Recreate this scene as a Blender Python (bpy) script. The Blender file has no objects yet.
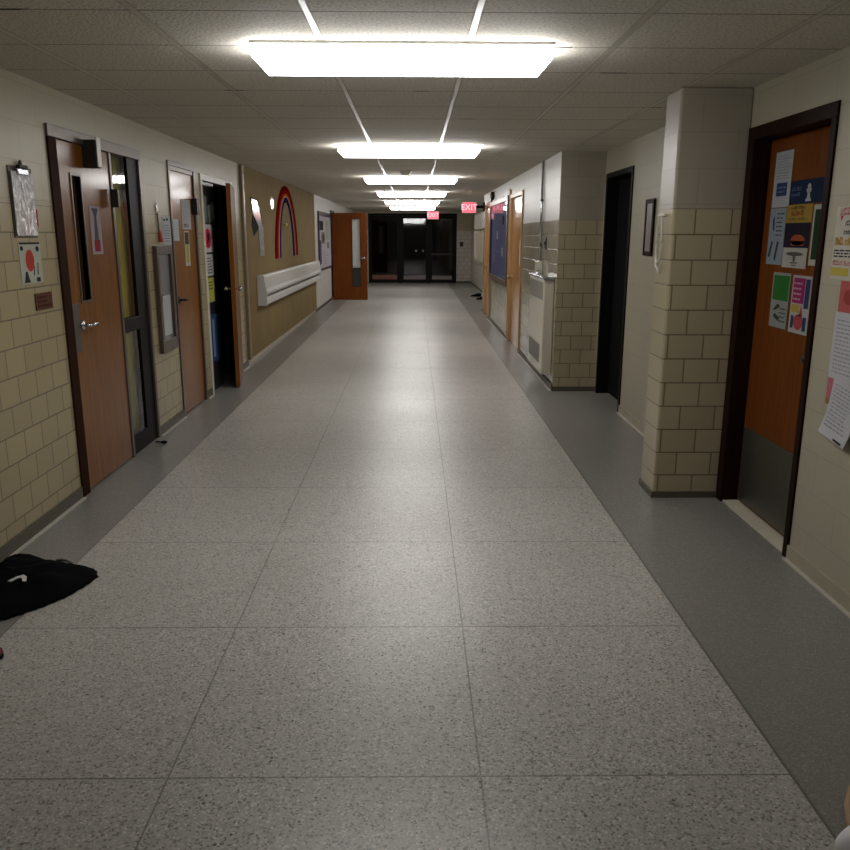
import bpy, bmesh, math, random
from mathutils import Vector, Matrix
random.seed(7)
SC = bpy.context.scene
COL = SC.collection
H = 2.44; XL = -2.10; XR = 1.93; XB = 1.475; YE = 28.0; TZ = 1.776

# ------------------------------------------------------------------ materials
def nt(name):
    m = bpy.data.materials.new(name); m.use_nodes = True
    t = m.node_tree; t.nodes.clear()
    o = t.nodes.new('ShaderNodeOutputMaterial')
    return m, t, o
def N(t, kind, **kw):
    n = t.nodes.new('ShaderNode' + kind)
    for k, v in kw.items(): setattr(n, k, v)
    return n
def L(t, a, b): t.links.new(a, b)
def math_(t, op, a, b=None, c=None):
    n = N(t, 'Math', operation=op)
    for i, v in enumerate((a, b, c)):
        if v is None: continue
        if isinstance(v, (int, float)): n.inputs[i].default_value = v
        else: L(t, v, n.inputs[i])
    return n.outputs[0]
def mixc(t, fac, a, b, blend='MIX'):
    n = N(t, 'Mix', data_type='RGBA', blend_type=blend)
    if isinstance(fac, (int, float)): n.inputs[0].default_value = fac
    else: L(t, fac, n.inputs[0])
    for i, v in ((6, a), (7, b)):
        if isinstance(v, tuple): n.inputs[i].default_value = (*v[:3], 1)
        else: L(t, v, n.inputs[i])
    return n.outputs[2]
def bsdf(t, o, rough=.5, metal=0, spec=.5):
    b = N(t, 'BsdfPrincipled')
    b.inputs['Roughness'].default_value = rough
    b.inputs['Metallic'].default_value = metal
    b.inputs['Specular IOR Level'].default_value = spec
    L(t, b.outputs[0], o.inputs[0]); return b
def objcoord(t):
    g = N(t, 'TexCoord'); s = N(t, 'SeparateXYZ'); L(t, g.outputs['Object'], s.inputs[0])
    return g.outputs['Object'], s.outputs
MATS = {}
def pm(name, col, rough=.5, metal=0, var=.12, scale=14, bump=0, bscale=60, spec=.5, emit=0, coat=0):
    if name in MATS: return MATS[name]
    m, t, o = nt(name); b = bsdf(t, o, rough, metal, spec)
    oc, _ = objcoord(t)
    n = N(t, 'TexNoise'); n.inputs['Scale'].default_value = scale; n.inputs['Detail'].default_value = 4
    L(t, oc, n.inputs['Vector'])
    dark = tuple(c * (1 - var) for c in col); light = tuple(min(1, c * (1 + var)) for c in col)
    c = mixc(t, n.outputs[0], dark, light); L(t, c, b.inputs['Base Color'])
    if bump:
        n2 = N(t, 'TexNoise'); n2.inputs['Scale'].default_value = bscale; L(t, oc, n2.inputs['Vector'])
        bp = N(t, 'Bump'); bp.inputs['Strength'].default_value = bump; bp.inputs['Distance'].default_value = .01
        L(t, n2.outputs[0], bp.inputs['Height']); L(t, bp.outputs[0], b.inputs['Normal'])
    if emit:
        b.inputs['Emission Color'].default_value = (*col, 1); b.inputs['Emission Strength'].default_value = emit
    if coat: b.inputs['Coat Weight'].default_value = coat; b.inputs['Coat Roughness'].default_value = .08
    MATS[name] = m; return m

def masonry(name, axis, tile=(.40, .335, .19), paint=(.36, .315, .20), tw=.2, th=.148, tiled=True, off=0, grough=.28):
    """painted block above TZ, glazed tile below (object coordinates = metres)"""
    m, t, o = nt(name); b = bsdf(t, o, .45)
    oc, s = objcoord(t)
    cx = N(t, 'CombineXYZ'); L(t, math_(t, 'ADD', s[axis], off + 40.0), cx.inputs[0]); L(t, math_(t, 'ADD', s[2], .0), cx.inputs[1])
    def bricks(w, h, mort, c1, c2, cm):
        br = N(t, 'TexBrick'); L(t, cx.outputs[0], br.inputs['Vector'])
        br.inputs['Scale'].default_value = 1; br.inputs['Brick Width'].default_value = w; br.inputs['Row Height'].default_value = h
        br.inputs['Mortar Size'].default_value = mort; br.inputs['Mortar Smooth'].default_value = .25; br.inputs['Bias'].default_value = 0
        for i, c in ((1, c1), (2, c2), (3, cm)): br.inputs[i].default_value = (*c, 1)
        return br
    p2 = tuple(c * .97 for c in paint)
    up = bricks(.43, .2, .004, paint, p2, tuple(c * .86 for c in paint))
    nz = N(t, 'TexNoise'); nz.inputs['Scale'].default_value = 1.3; nz.inputs['Detail'].default_value = 5; L(t, oc, nz.inputs['Vector'])
    colr = mixc(t, math_(t, 'MULTIPLY', nz.outputs[0], .22), up.outputs[0], tuple(c * .8 for c in paint))
    hgt = math_(t, 'MULTIPLY', math_(t, 'SUBTRACT', 1, up.outputs[1]), .4)
    rough = .42
    if tiled:
        lo = bricks(tw, th, .0045, tile, tuple(c * .88 for c in tile), (.13, .105, .06))
        fac = math_(t, 'GREATER_THAN', s[2], TZ)
        c2 = mixc(t, math_(t, 'MULTIPLY', nz.outputs[0], .25), lo.outputs[0], tuple(c * .75 for c in tile))
        colr = mixc(t, fac, c2, colr)
        r = N(t, 'MapRange'); L(t, fac, r.inputs[0]); r.inputs[3].default_value = grough; r.inputs[4].default_value = .4
        L(t, r.outputs[0], b.inputs['Roughness'])
        h2 = math_(t, 'SUBTRACT', 1, lo.outputs[1])
        mx = N(t, 'Mix'); L(t, fac, mx.inputs[0]); L(t, h2, mx.inputs[2]); L(t, hgt, mx.inputs[3]); hgt = mx.outputs[0]
    L(t, colr, b.inputs['Base Color'])
    fn = N(t, 'TexNoise'); fn.inputs['Scale'].default_value = 90; L(t, oc, fn.inputs['Vector'])
    hh = math_(t, 'ADD', hgt, math_(t, 'MULTIPLY', fn.outputs[0], .18))
    bp = N(t, 'Bump'); bp.inputs['Strength'].default_value = .35; bp.inputs['Distance'].default_value = .006
    L(t, hh, bp.inputs['Height']); L(t, bp.outputs[0], b.inputs['Normal'])
    return m

def terrazzo():
    m, t, o = nt('terrazzo_floor'); b = bsdf(t, o, .3, 0, .5)
    oc, s = objcoord(t)
    inner = math_(t, 'MULTIPLY', math_(t, 'GREATER_THAN', s[0], -1.712), math_(t, 'LESS_THAN', s[0], 1.165))
    def chips(scale, thr_lo, thr_hi):
        v = N(t, 'TexVoronoi'); v.inputs['Scale'].default_value = scale; L(t, oc, v.inputs['Vector'])
        cs = N(t, 'SeparateColor'); L(t, v.outputs['Color'], cs.inputs[0])
        r = N(t, 'ValToRGB'); L(t, cs.outputs[0], r.inputs[0]); r.color_ramp.interpolation = 'CONSTANT'
        return r
    r = chips(155, 0, 1)
    e = r.color_ramp.elements
    e[0].position = 0; e[0].color = (.21, .195, .165, 1)
    e[1].position = .11; e[1].color = (.36, .35, .325, 1)
    for p, c in ((.28, (.455, .44, .405, 1)), (.62, (.525, .51, .47, 1)), (.86, (.39, .38, .355, 1)), (.93, (.66, .65, .61, 1))):
        x = e.new(p); x.color = c
    r2 = chips(170, 0, 1)
    e = r2.color_ramp.elements
    e[0].position = 0; e[0].color = (.19, .18, .165, 1)
    e[1].position = .15; e[1].color = (.20, .192, .18, 1)
    for p, c in ((.45, (.235, .225, .212, 1)), (.8, (.27, .26, .245, 1)), (.95, (.32, .31, .29, 1))):
        x = e.new(p); x.color = c
    bigv = chips(55, 0, 1); e = bigv.color_ramp.elements
    e[0].color = (1, 1, 1, 1); e[0].position = 0; e[1].color = (0, 0, 0, 1); e[1].position = .035
    c = mixc(t, inner, r2.outputs[0], r.outputs[0])
    v2 = N(t, 'TexVoronoi'); v2.inputs['Scale'].default_value = 55; L(t, oc, v2.inputs['Vector'])
    near = math_(t, 'LESS_THAN', v2.outputs['Distance'], .30)
    c = mixc(t, math_(t, 'MULTIPLY', math_(t, 'MULTIPLY', bigv.outputs[0], near), inner), c, (.10, .085, .07))
    # worn / dirty patches
    nz = N(t, 'TexNoise'); nz.inputs['Scale'].default_value = 1.1; nz.inputs['Detail'].default_value = 6; L(t, oc, nz.inputs['Vector'])
    mr = N(t, 'MapRange'); L(t, nz.outputs[0], mr.inputs[0]); mr.inputs[1].default_value = .35; mr.inputs[2].default_value = .7
    mr.inputs[3].default_value = 0; mr.inputs[4].default_value = .22
    c = mixc(t, mr.outputs[0], c, (.26, .24, .205))
    # divider strips
    def line(coord, w=.0035):
        return math_(t, 'LESS_THAN', math_(t, 'ABSOLUTE', coord), w)
    def ping(sock, o_, p): # distance to nearest multiple
        a = math_(t, 'DIVIDE', math_(t, 'SUBTRACT', sock, o_), p)
        return math_(t, 'MULTIPLY', math_(t, 'SUBTRACT', a, math_(t, 'ROUND', a)), p)
    ly = line(ping(s[1], 2.127, .9616)); lx = line(ping(s[0], .204, .959), .003)
    ln = math_(t, 'MULTIPLY', math_(t, 'MAXIMUM', ly, lx), inner)
    edge = math_(t, 'MAXIMUM', line(math_(t, 'SUBTRACT', s[0], 1.165), .005), line(math_(t, 'ADD', s[0], 1.712), .004))
    wob = math_(t, 'MULTIPLY_ADD', nz.outputs[0], .7, .25)
    c = mixc(t, math_(t, 'MULTIPLY', ln, wob), c, (.07, .06, .05))
    c = mixc(t, math_(t, 'MULTIPLY', edge, .7), c, (.10, .09, .08))
    L(t, c, b.inputs['Base Color'])
    r3 = N(t, 'MapRange'); L(t, nz.outputs[0], r3.inputs[0]); r3.inputs[3].default_value = .27; r3.inputs[4].default_value = .42
    L(t, r3.outputs[0], b.inputs['Roughness'])
    return m

def ceiling_mat():
    m, t, o = nt('acoustic_tile_ceiling'); b = bsdf(t, o, .85, 0, .3)
    oc, s = objcoord(t)
    def ping(sock, o_, p):
        a = math_(t, 'DIVIDE', math_(t, 'SUBTRACT', sock, o_), p)
        return math_(t, 'ABSOLUTE', math_(t, 'MULTIPLY', math_(t, 'SUBTRACT', a, math_(t, 'ROUND', a)), p))
    dx = ping(s[0], .243, .65); dy = ping(s[1], 3.285, .567)
    bar = math_(t, 'LESS_THAN', dx, .012)
    gn = N(t, 'TexNoise'); gn.inputs['Scale'].default_value = 1.7; L(t, oc, gn.inputs['Vector'])
    gap = math_(t, 'MULTIPLY', math_(t, 'LESS_THAN', dy, .012), math_(t, 'GREATER_THAN', gn.outputs[0], .68))
    bary = math_(t, 'LESS_THAN', dy, .007)
    v = N(t, 'TexNoise'); v.inputs['Scale'].default_value = 75; v.inputs['Detail'].default_value = 3; L(t, oc, v.inputs['Vector'])
    r = N(t, 'ValToRGB'); L(t, v.outputs[0], r.inputs[0])
    r.color_ramp.elements[0].position = .35; r.color_ramp.elements[0].color = (.44, .415, .36, 1)
    r.color_ramp.elements[1].position = .52; r.color_ramp.elements[1].color = (.66, .63, .56, 1)
    # each tile slightly different
    cell = N(t, 'CombineXYZ')
    L(t, math_(t, 'FLOOR', math_(t, 'DIVIDE', math_(t, 'SUBTRACT', s[0], .243), .65)), cell.inputs[0])
    L(t, math_(t, 'FLOOR', math_(t, 'DIVIDE', math_(t, 'SUBTRACT', s[1], 3.285), .567)), cell.inputs[1])
    wn = N(t, 'TexWhiteNoise'); L(t, cell.outputs[0], wn.inputs['Vector'])
    c = mixc(t, math_(t, 'MULTIPLY', wn.outputs[0], .22), r.outputs[0], (.50, .46, .38))
    dark = math_(t, 'MULTIPLY', math_(t, 'LESS_THAN', dx, .02), .55)  # shadow edge painted in along each bar
    c = mixc(t, dark, c, (.33, .3, .25))
    c = mixc(t, math_(t, 'MULTIPLY', bary, .75), c, (.15, .14, .12))
    c = mixc(t, bar, c, (.55, .52, .45))
    c = mixc(t, math_(t, 'MULTIPLY', gap, .9), c, (.04, .035, .03))
    L(t, c, b.inputs['Base Color'])
    rr = N(t, 'MapRange'); L(t, bar, rr.inputs[0]); rr.inputs[3].default_value = .9; rr.inputs[4].default_value = .3
    L(t, rr.outputs[0], b.inputs['Roughness'])
    bp = N(t, 'Bump'); bp.inputs['Strength'].default_value = .5; bp.inputs['Distance'].default_value = .005
    L(t, math_(t, 'MULTIPLY', v.outputs[0], math_(t, 'SUBTRACT', 1, bar)), bp.inputs['Height']); L(t, bp.outputs[0], b.inputs['Normal'])
    return m

def wood(name, c1, c2, rough=.32, scale=1.0, coat=.5):
    m, t, o = nt(name); b = bsdf(t, o, rough, 0, .05)
    b.inputs['Coat Weight'].default_value = coat; b.inputs['Coat Roughness'].default_value = .16
    oc, _ = objcoord(t)
    mp = N(t, 'Mapping'); mp.inputs['Scale'].default_value = (18 * scale, 18 * scale, 1.1 * scale); L(t, oc, mp.inputs[0])
    n = N(t, 'TexNoise'); n.inputs['Scale'].default_value = 2.4; n.inputs['Detail'].default_value = 7; n.inputs['Distortion'].default_value = .5
    L(t, mp.outputs[0], n.inputs['Vector'])
    r = N(t, 'ValToRGB'); L(t, n.outputs[0], r.inputs[0])
    r.color_ramp.elements[0].position = .3; r.color_ramp.elements[0].color = (*c1, 1)
    r.color_ramp.elements[1].position = .72; r.color_ramp.elements[1].color = (*c2, 1)
    L(t, r.outputs[0], b.inputs['Base Color'])
    bp = N(t, 'Bump'); bp.inputs['Strength'].default_value = .06; bp.inputs['Distance'].default_value = .003
    L(t, n.outputs[0], bp.inputs['Height']); L(t, bp.outputs[0], b.inputs['Normal'])
    return m

def glass(name, tint=(.9, .92, .9), ior=1.5, bump=.04):
    m, t, o = nt(name)
    tr = N(t, 'BsdfTransparent'); tr.inputs[0].default_value = (*tint, 1)
    gl = N(t, 'BsdfGlossy'); gl.inputs['Roughness'].default_value = .03
    n = N(t, 'TexNoise'); n.inputs['Scale'].default_value = 3
    bp = N(t, 'Bump'); bp.inputs['Strength'].default_value = bump; bp.inputs['Distance'].default_value = .02
    L(t, n.outputs[0], bp.inputs['Height']); L(t, bp.outputs[0], gl.inputs['Normal'])
    f = N(t, 'Fresnel'); f.inputs[0].default_value = ior
    ge = N(t, 'NewGeometry')
    fr = math_(t, 'MULTIPLY', f.outputs[0], math_(t, 'SUBTRACT', 1, ge.outputs['Backfacing']))
    mx = N(t, 'MixShader'); L(t, fr, mx.inputs[0]); L(t, tr.outputs[0], mx.inputs[1]); L(t, gl.outputs[0], mx.inputs[2])
    L(t, mx.outputs[0], o.inputs[0]); return m

M_FLOOR = terrazzo(); M_CEIL = ceiling_mat()
M_WL = masonry('left_wall_tile', 1, off=.02)
M_WB = masonry('right_wall_tile', 1, tw=.215, tile=(.37, .34, .25), paint=(.50, .48, .44), grough=.18)
M_FRONT = masonry('cross_wall_tile', 0, tw=.215, off=.06, tile=(.44, .385, .25), paint=(.37, .335, .27))
M_WR = masonry('right_wall_block', 1, tiled=False, paint=(.42, .39, .295))
M_END = masonry('end_wall_tile', 0, tw=.215, tile=(.5, .45, .38))
M_WHITE = pm('white_wall_paint', (.68, .66, .62), .5, var=.05, bump=.1)
M_DARKW = pm('unlit_room_paint', (.05, .05, .055), .9)  # near-black wall colour paints in the darkness of unlit spaces
M_BASE = pm('cove_base_rubber', (.09, .08, .055), .45)
M_BASE2 = pm('cove_base_toe', (.52, .49, .42), .4)
M_WOOD = wood('door_wood', (.16, .056, .008), (.24, .092, .014), coat=.5)
M_WOODR = wood('door_wood_red', (.115, .032, .006), (.17, .052, .010), .4, coat=.15)
M_WOODO = wood('door_wood_orange', (.34, .16, .045), (.48, .24, .08), coat=.8)
M_OAK = wood('pale_oak', (.40, .24, .11), (.55, .36, .19))
M_WOODF = wood('open_door_wood', (.15, .038, .006), (.22, .062, .011), .35, coat=.2)
M_WOODD = wood('dark_frame_wood', (.013, .005, .003), (.022, .009, .005), .45, coat=0)
M_JAMB = wood('red_brown_frame', (.024, .010, .006), (.042, .016, .009), .6, coat=0)
M_JAMB.node_tree.nodes['Principled BSDF'].inputs['Specular IOR Level'].default_value = .02
M_STEEL = pm('kick_plate_steel', (.17, .165, .145), .38, .8)
M_CHROME = pm('chrome', (.62, .65, .68), .2, 1, var=.05)
M_BRASS = pm('dull_brass', (.45, .36, .2), .35, .9)
M_GREYF = pm('grey_brown_frame_metal', (.13, .105, .09), .35, .4, spec=.3)
M_DGREY = pm('dark_grey_metal', (.035, .030, .027), .4, .2, spec=.25)
M_CREAMF = pm('cream_frame_paint', (.60, .57, .50), .4)
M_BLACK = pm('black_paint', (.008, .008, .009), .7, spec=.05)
M_BLKM = pm('black_anodised_frame', (.006, .005, .005), .5, spec=.12)
M_GLASS = glass('window_glass'); M_GLASSD = glass('entrance_glass', (.5, .5, .5), 1.6, .002)
M_SILL = pm('threshold_stone', (.60, .56, .45), .5)

# ------------------------------------------------------------------ mesh helpers
class MB:
    def __init__(s): s.bm = bmesh.new()
    def box(s, x0, x1, y0, y1, z0, z1, bev=0):
        r = bmesh.ops.create_cube(s.bm, size=1)
        for v in r['verts']:
            v.co = Vector(((x0 + x1) / 2 + v.co.x * (x1 - x0), (y0 + y1) / 2 + v.co.y * (y1 - y0), (z0 + z1) / 2 + v.co.z * (z1 - z0)))
        if bev:
            es = list({e for v in r['verts'] for e in v.link_edges})
            bmesh.ops.bevel(s.bm, geom=es, offset=bev, segments=2, affect='EDGES', profile=.5)
        return s
    def cyl(s, a, b, r1, r2=None, seg=20):
        a = Vector(a); b = Vector(b); d = b - a
        M = Matrix.Translation((a + b) / 2) @ d.to_track_quat('Z', 'Y').to_matrix().to_4x4()
        bmesh.ops.create_cone(s.bm, cap_ends=True, segments=seg, radius1=r1, radius2=r1 if r2 is None else r2, depth=d.length, matrix=M)
        return s
    def ball(s, c, r, sc=(1, 1, 1), seg=20):
        M = Matrix.Translation(Vector(c)) @ Matrix.Diagonal((*sc, 1))
        bmesh.ops.create_uvsphere(s.bm, u_segments=seg, v_segments=seg // 2, radius=r, matrix=M)
        return s
    def tube(s, pts, r, seg=8):
        pts = [Vector(p) for p in pts]; rings = []
        for i, p in enumerate(pts):
            d = (pts[min(i + 1, len(pts) - 1)] - pts[max(i - 1, 0)]).normalized()
            q = d.to_track_quat('Z', 'Y')
            rings.append([s.bm.verts.new(p + q @ Vector((math.cos(k * 2 * math.pi / seg) * r, math.sin(k * 2 * math.pi / seg) * r, 0))) for k in range(seg)])
        for a, b in zip(rings, rings[1:]):
            for k in range(seg): s.bm.faces.new((a[k], a[(k + 1) % seg], b[(k + 1) % seg], b[k]))
        s.bm.faces.new(rings[0][::-1]); s.bm.faces.new(rings[-1])
        return s
    def prism(s, loop, vec):
        """closed loop of 3D points extruded along vec"""
        vec = Vector(vec)
        a = [s.bm.verts.new(Vector(p)) for p in loop]; b = [s.bm.verts.new(Vector(p) + vec) for p in loop]
        n = len(a); s.bm.faces.new(a[::-1]); s.bm.faces.new(b)
        for i in range(n): s.bm.faces.new((a[i], a[(i + 1) % n], b[(i + 1) % n], b[i]))
        return s
    def build(s, name, mat, parent=None, smooth=False, org=None):
        bmesh.ops.recalc_face_normals(s.bm, faces=s.bm.faces[:])
        me = bpy.data.meshes.new(name); s.bm.to_mesh(me); s.bm.free()
        me.materials.append(mat)
        if smooth:
            for p in me.polygons: p.use_smooth = True
        o = bpy.data.objects.new(name, me); COL.objects.link(o)
        if parent: o.parent = parent
        return o
def root(name, label=None, cat=None, group=None, kind=None):
    o = bpy.data.objects.new(name, None); COL.objects.link(o); o.empty_display_size = .1
    return tag(o, label, cat, group, kind)
def tag(o, label=None, cat=None, group=None, kind=None):
    if label: o['label'] = label
    if cat: o['category'] = cat
    if group: o['group'] = group
    if kind: o['kind'] = kind
    return o
def struct(name, mb, mat, parent=None, label=None, smooth=False):
    o = mb.build(name, mat, parent, smooth)
    if not parent: tag(o, label, None, None, 'structure')
    elif label: o['label'] = label
    return o
def wall_boxes(mb, x0, x1, y0, y1, openings, axis='y', ztop=H):
    """wall slab along y with openings (a0,a1,z0,z1)"""
    ops = sorted(openings); cur = y0
    def bx(a, b, z0, z1):
        if b - a < 1e-4 or z1 - z0 < 1e-4: return
        mb.box(x0, x1, a, b, z0, z1)
    for a0, a1, z0, z1 in ops:
        bx(cur, a0, 0, ztop); bx(a0, a1, z1, ztop); bx(a0, a1, 0, z0); cur = a1
    bx(cur, y1, 0, ztop); return mb

# ------------------------------------------------------------------ shell
struct('floor', MB().box(-4.3, 4.3, -3, 34, -.1, 0), M_FLOOR, label='terrazzo corridor floor with dark border strips')
struct('ceiling', MB().box(-4.3, 4.3, -3, 34, H, H + .1), M_CEIL, label='suspended acoustic tile ceiling')
WT = .16
mb = MB(); wall_boxes(mb, XL - WT, XL, -3, 17.15, [(4.81, 6.38, 0, 2.235), (7.09, 7.92, 0, 2.235), (8.12, 9.52, 0, 2.20)])
struct('wall_left', mb, M_WL, label='left corridor wall, cream block over tan glazed tile')
mb = MB(); wall_boxes(mb, XL - WT, XL, 17.15, YE, [(20.50, 21.42, 0, 2.2)])
struct('wall_left_far', mb, M_WHITE, label='white painted end of the left wall')
mb = MB(); wall_boxes(mb, XR, XR + WT, -3, 8.35, [(3.81, 4.80, 0, 2.22), (7.28, 8.28, 0, 2.22)])
struct('wall_right', mb, M_WR, label='recessed cream block wall on the right')
struct('pillar_right', MB().box(1.515, XR, 4.80, 5.08, 0, H, .012), M_FRONT, label='tile and block pillar beside the postered door')
mb = MB(); wall_boxes(mb, XB, XB + WT, 8.35, 17.4, [(11.12, 12.50, 0, 2.22), (15.9, 16.95, 0, 2.22)])
struct('wall_right_block', mb, M_WB, label='projecting stretch of the right wall')
struct('wall_right_return', MB().box(XB + .001, 4.2, 8.346, 8.3495, 0, H).box(XB + WT + .001, 4.2, 8.3495, 8.5, 0, H), M_FRONT, label='short tiled return facing the camera')
struct('wall_right_return_far', MB().box(XB + WT, 4.2, 17.26, 17.4, 0, H), M_WHITE)
mb = MB(); wall_boxes(mb, 1.95, 2.1, 17.4, YE, [])
struct('wall_right_far', mb, M_END)
struct('wall_outer_left', MB().box(-4.3, -4.2, -3, 34, 0, H), M_DARKW)
struct('wall_outer_right', MB().box(4.2, 4.3, -3, 34, 0, H), M_DARKW)
struct('wall_back', MB().box(XL, XR, -3, -2.9, 0, H), M_WHITE)
struct('wall_outside', MB().box(-4.2, 4.2, 33.8, 34, 0, H), M_DARKW)
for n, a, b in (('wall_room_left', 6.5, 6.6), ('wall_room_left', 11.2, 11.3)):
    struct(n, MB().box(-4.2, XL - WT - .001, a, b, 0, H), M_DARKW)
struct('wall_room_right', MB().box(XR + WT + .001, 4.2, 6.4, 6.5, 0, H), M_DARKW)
# end wall around the entrance
mb = MB().box(XL, -1.58, YE, YE + .15, 0, H).box(1.455, 1.95, YE, YE + .15, 0, H).box(-1.58, 1.455, YE, YE + .15, 2.34, H)
struct('wall_end', mb, M_END, label='end wall around the entrance doors')
# baseboards
def base(name, x, d, spans, toe=True, mat=None):
    mb = MB(); tb = MB()
    for a, b in spans:
        mb.box(min(x, x + d * .012), max(x, x + d * .012), a, b, 0, .075)
        tb.box(min(x + d * .012, x + d * .034), max(x + d * .012, x + d * .034), a, b, 0, .006)
    o = struct(name, mb, mat or M_BASE)
    t = tb.build('toe', M_BASE2, o); t['label'] = 'pale toe edge of the cove base'
base('baseboard_left', XL, 1, [(-3, 4.80), (6.38, 7.09), (7.92, 8.12), (9.52, 9.98), (17.16, 20.46), (21.46, YE)])
base('baseboard_right', XR, -1, [(-3, 3.81), (5.08, 7.28)], mat=pm('olive_cove_base', (.38, .35, .26), .5))
base('baseboard_right_block', XB, -1, [(8.34, 11.08), (12.52, 15.88), (16.97, 17.4)])
base('baseboard_right_far', 1.95, -1, [(17.4, YE)])
struct('baseboard_return', MB().box(XB - .012, XR, 8.334, 8.346, 0, .05), M_BASE)
struct('baseboard_pillar', MB().box(1.503, XR - .012, 4.788, 4.80, 0, .04).box(1.503, 1.515, 4.80, 5.08, 0, .04), M_BASE)
struct('baseboard_end', MB().box(1.46, 1.94, YE - .012, YE, 0, .075), M_BASE)

# ------------------------------------------------------------------ doors
def knob(parent, x, y, z, d, mat=M_CHROME, lever=0, name='handle'):
    mb = MB().cyl((x, y, z), (x + d * .012, y, z), .032, .028)
    mb.cyl((x + d * .01, y, z), (x + d * .05, y, z), .011)
    if lever:
        mb.tube([(x + d * .05, y - lever * .01, z), (x + d * .055, y + lever * .05, z), (x + d * .05, y + lever * .12, z - .004)], .011, 10)
    else:
        mb.ball((x + d * .062, y, z), .027, (.8, 1, 1))
    return mb.build(name, mat, parent, True)
def frame_x(parent, x, d, y0, y1, ztop, w, mat, depth=WT, proud=.012, z0=0, name='frame'):
    """door frame in a wall of constant x; d points into the corridor"""
    a, b = sorted((x + d * proud, x - d * depth))
    mb = MB().box(a, b, y0, y0 + w, z0, ztop - w, .003).box(a, b, y1 - w, y1, z0, ztop - w, .003).box(a, b, y0, y1, ztop - w, ztop, .003)
    return mb.build(name, mat, parent)
def leaf_with_window(x0, x1, y0, y1, z0, z1, wy0, wy1, wz0, wz1):
    return (MB().box(x0, x1, y0, wy0, z0, z1).box(x0, x1, wy1, y1, z0, z1)
            .box(x0, x1, wy0, wy1, z0, wz0).box(x0, x1, wy0, wy1, wz1, z1))

# door 1 with sidelight
d1 = root('door_1', 'wooden classroom door with narrow vision panel and glazed sidelight', kind='structure')
mb = MB().box(XL - WT, XL + .012, 4.81, 4.92, 0, 2.165, .003)
mb.build('jamb', M_JAMB, d1)['label'] = 'dark red-brown jamb'
mb = MB().box(XL - WT, XL + .014, 4.81, 6.38, 2.165, 2.235, .003).box(XL - WT, XL + .014, 6.335, 6.38, 0, 2.165, .003)
mb.box(XL - WT, XL + .008, 5.745, 5.785, 0, 2.165, .003)
mb.build('frame', M_GREYF, d1)
mb = MB().box(XL - .055, XL - .002, 5.785, 6.335, 0, .14, .003).box(XL - .055, XL - .002, 5.785, 6.335, .915, 1.015, .003).box(XL - .055, XL - .002, 6.12, 6.335, 1.015, 2.165).box(XL - .055, XL - .002, 6.12, 6.335, .14, .915)
mb.build('sidelight_frame', M_BLKM, d1)
MB().box(XL - .020, XL - .014, 5.785, 6.12, 1.015, 2.165).build('upper_pane', M_GLASS, d1)
MB().box(XL - .020, XL - .014, 5.785, 6.12, .14, .915).build('lower_pane', M_GLASS, d1)
lf = leaf_with_window(XL - .045, XL, 4.925, 5.74, .012, 2.16, 5.10, 5.235, 1.21, 1.97).build('door_panel', M_WOOD, d1)
(MB().box(XL - .03, XL + .006, 5.085, 5.10, 1.195, 1.985).box(XL - .03, XL + .006, 5.235, 5.25, 1.195, 1.985)
 .box(XL - .03, XL + .006, 5.10, 5.235, 1.97, 1.985).box(XL - .03, XL + .006, 5.10, 5.235, 1.195, 1.21)).build('window_trim', M_GREYF, lf)
MB().box(XL - .026, XL - .02, 5.10, 5.235, 1.21, 1.97).build('pane', M_GLASS, lf)
MB().box(XL - .044, XL - .04, 5.10, 5.235, 1.21, 1.97).build('dark_room_sheet', M_BLACK, lf)['label'] = 'black sheet in place of the dark room behind the vision panel'  # black sheet added for the darkness of the room behind
MB().box(XL, XL + .004, 4.935, 5.035, .90, 1.20, .001).build('lock_plate', M_GREYF, lf)
knob(lf, XL + .004, 5.06, 1.06, 1, M_CHROME, 1)
clb = MB().box(XL + .001, XL + .09, 5.31, 5.385, 2.03, 2.20, .006).build('door_closer', M_DGREY, lf)
MB().box(XL + .091, XL + .096, 5.315, 5.38, 2.035, 2.215, .001).build('closer_cover', M_CREAMF, clb)
MB().box(XL + .014, XL + .065, 5.70, 5.735, 1.80, 1.92, .004).build('door_holder', M_DGREY, d1)
# curtain behind sidelight
bmc = MB(); pts = []
n = 60
for i in range(n + 1):
    y = 5.74 + .56 * i / n
    pts.append((XL - .09 + .016 * math.sin(i * 1.15) + .006 * math.sin(i * .37), y))
lo = [bmc.bm.verts.new((x, y, .08)) for x, y in pts]; hi = [bmc.bm.verts.new((x, y, 2.2)) for x, y in pts]
lo2 = [bmc.bm.verts.new((x - .004, y, .08)) for x, y in pts]; hi2 = [bmc.bm.verts.new((x - .004, y, 2.2)) for x, y in pts]
for i in range(n):
    bmc.bm.faces.new((lo[i], lo[i + 1], hi[i + 1], hi[i])); bmc.bm.faces.new((lo2[i], hi2[i], hi2[i + 1], lo2[i + 1]))
    bmc.bm.faces.new((hi[i], hi[i + 1], hi2[i + 1], hi2[i])); bmc.bm.faces.new((lo[i], lo2[i], lo2[i + 1], lo[i + 1]))
c = bmc.build('curtain', pm('olive_curtain', (.50, .42, .065), .8, var=.3, scale=5), None, True)
tag(c, 'olive yellow curtain hanging behind the sidelight of the nearest left door', 'curtain')

# door 2
d2 = root('door_2', 'plain wooden door with papers taped on it', kind='structure')
frame_x(d2, XL, 1, 7.09, 7.92, 2.235, .04, M_GREYF)
MB().box(XL - WT, XL + .005, 7.13, 7.88, 2.16, 2.195).build('transom', M_GREYF, d2)
lf = MB().box(XL - .05, XL - .005, 7.133, 7.877, .012, 2.157, .002).build('door_panel', M_WOOD, d2)
knob(lf, XL - .005, 7.20, 1.05, 1, M_DGREY, 1)
MB().box(XL - .005, XL + .05, 7.80, 7.88, 1.80, 1.95, .004).build('door_holder', M_DGREY, d2)
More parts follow.
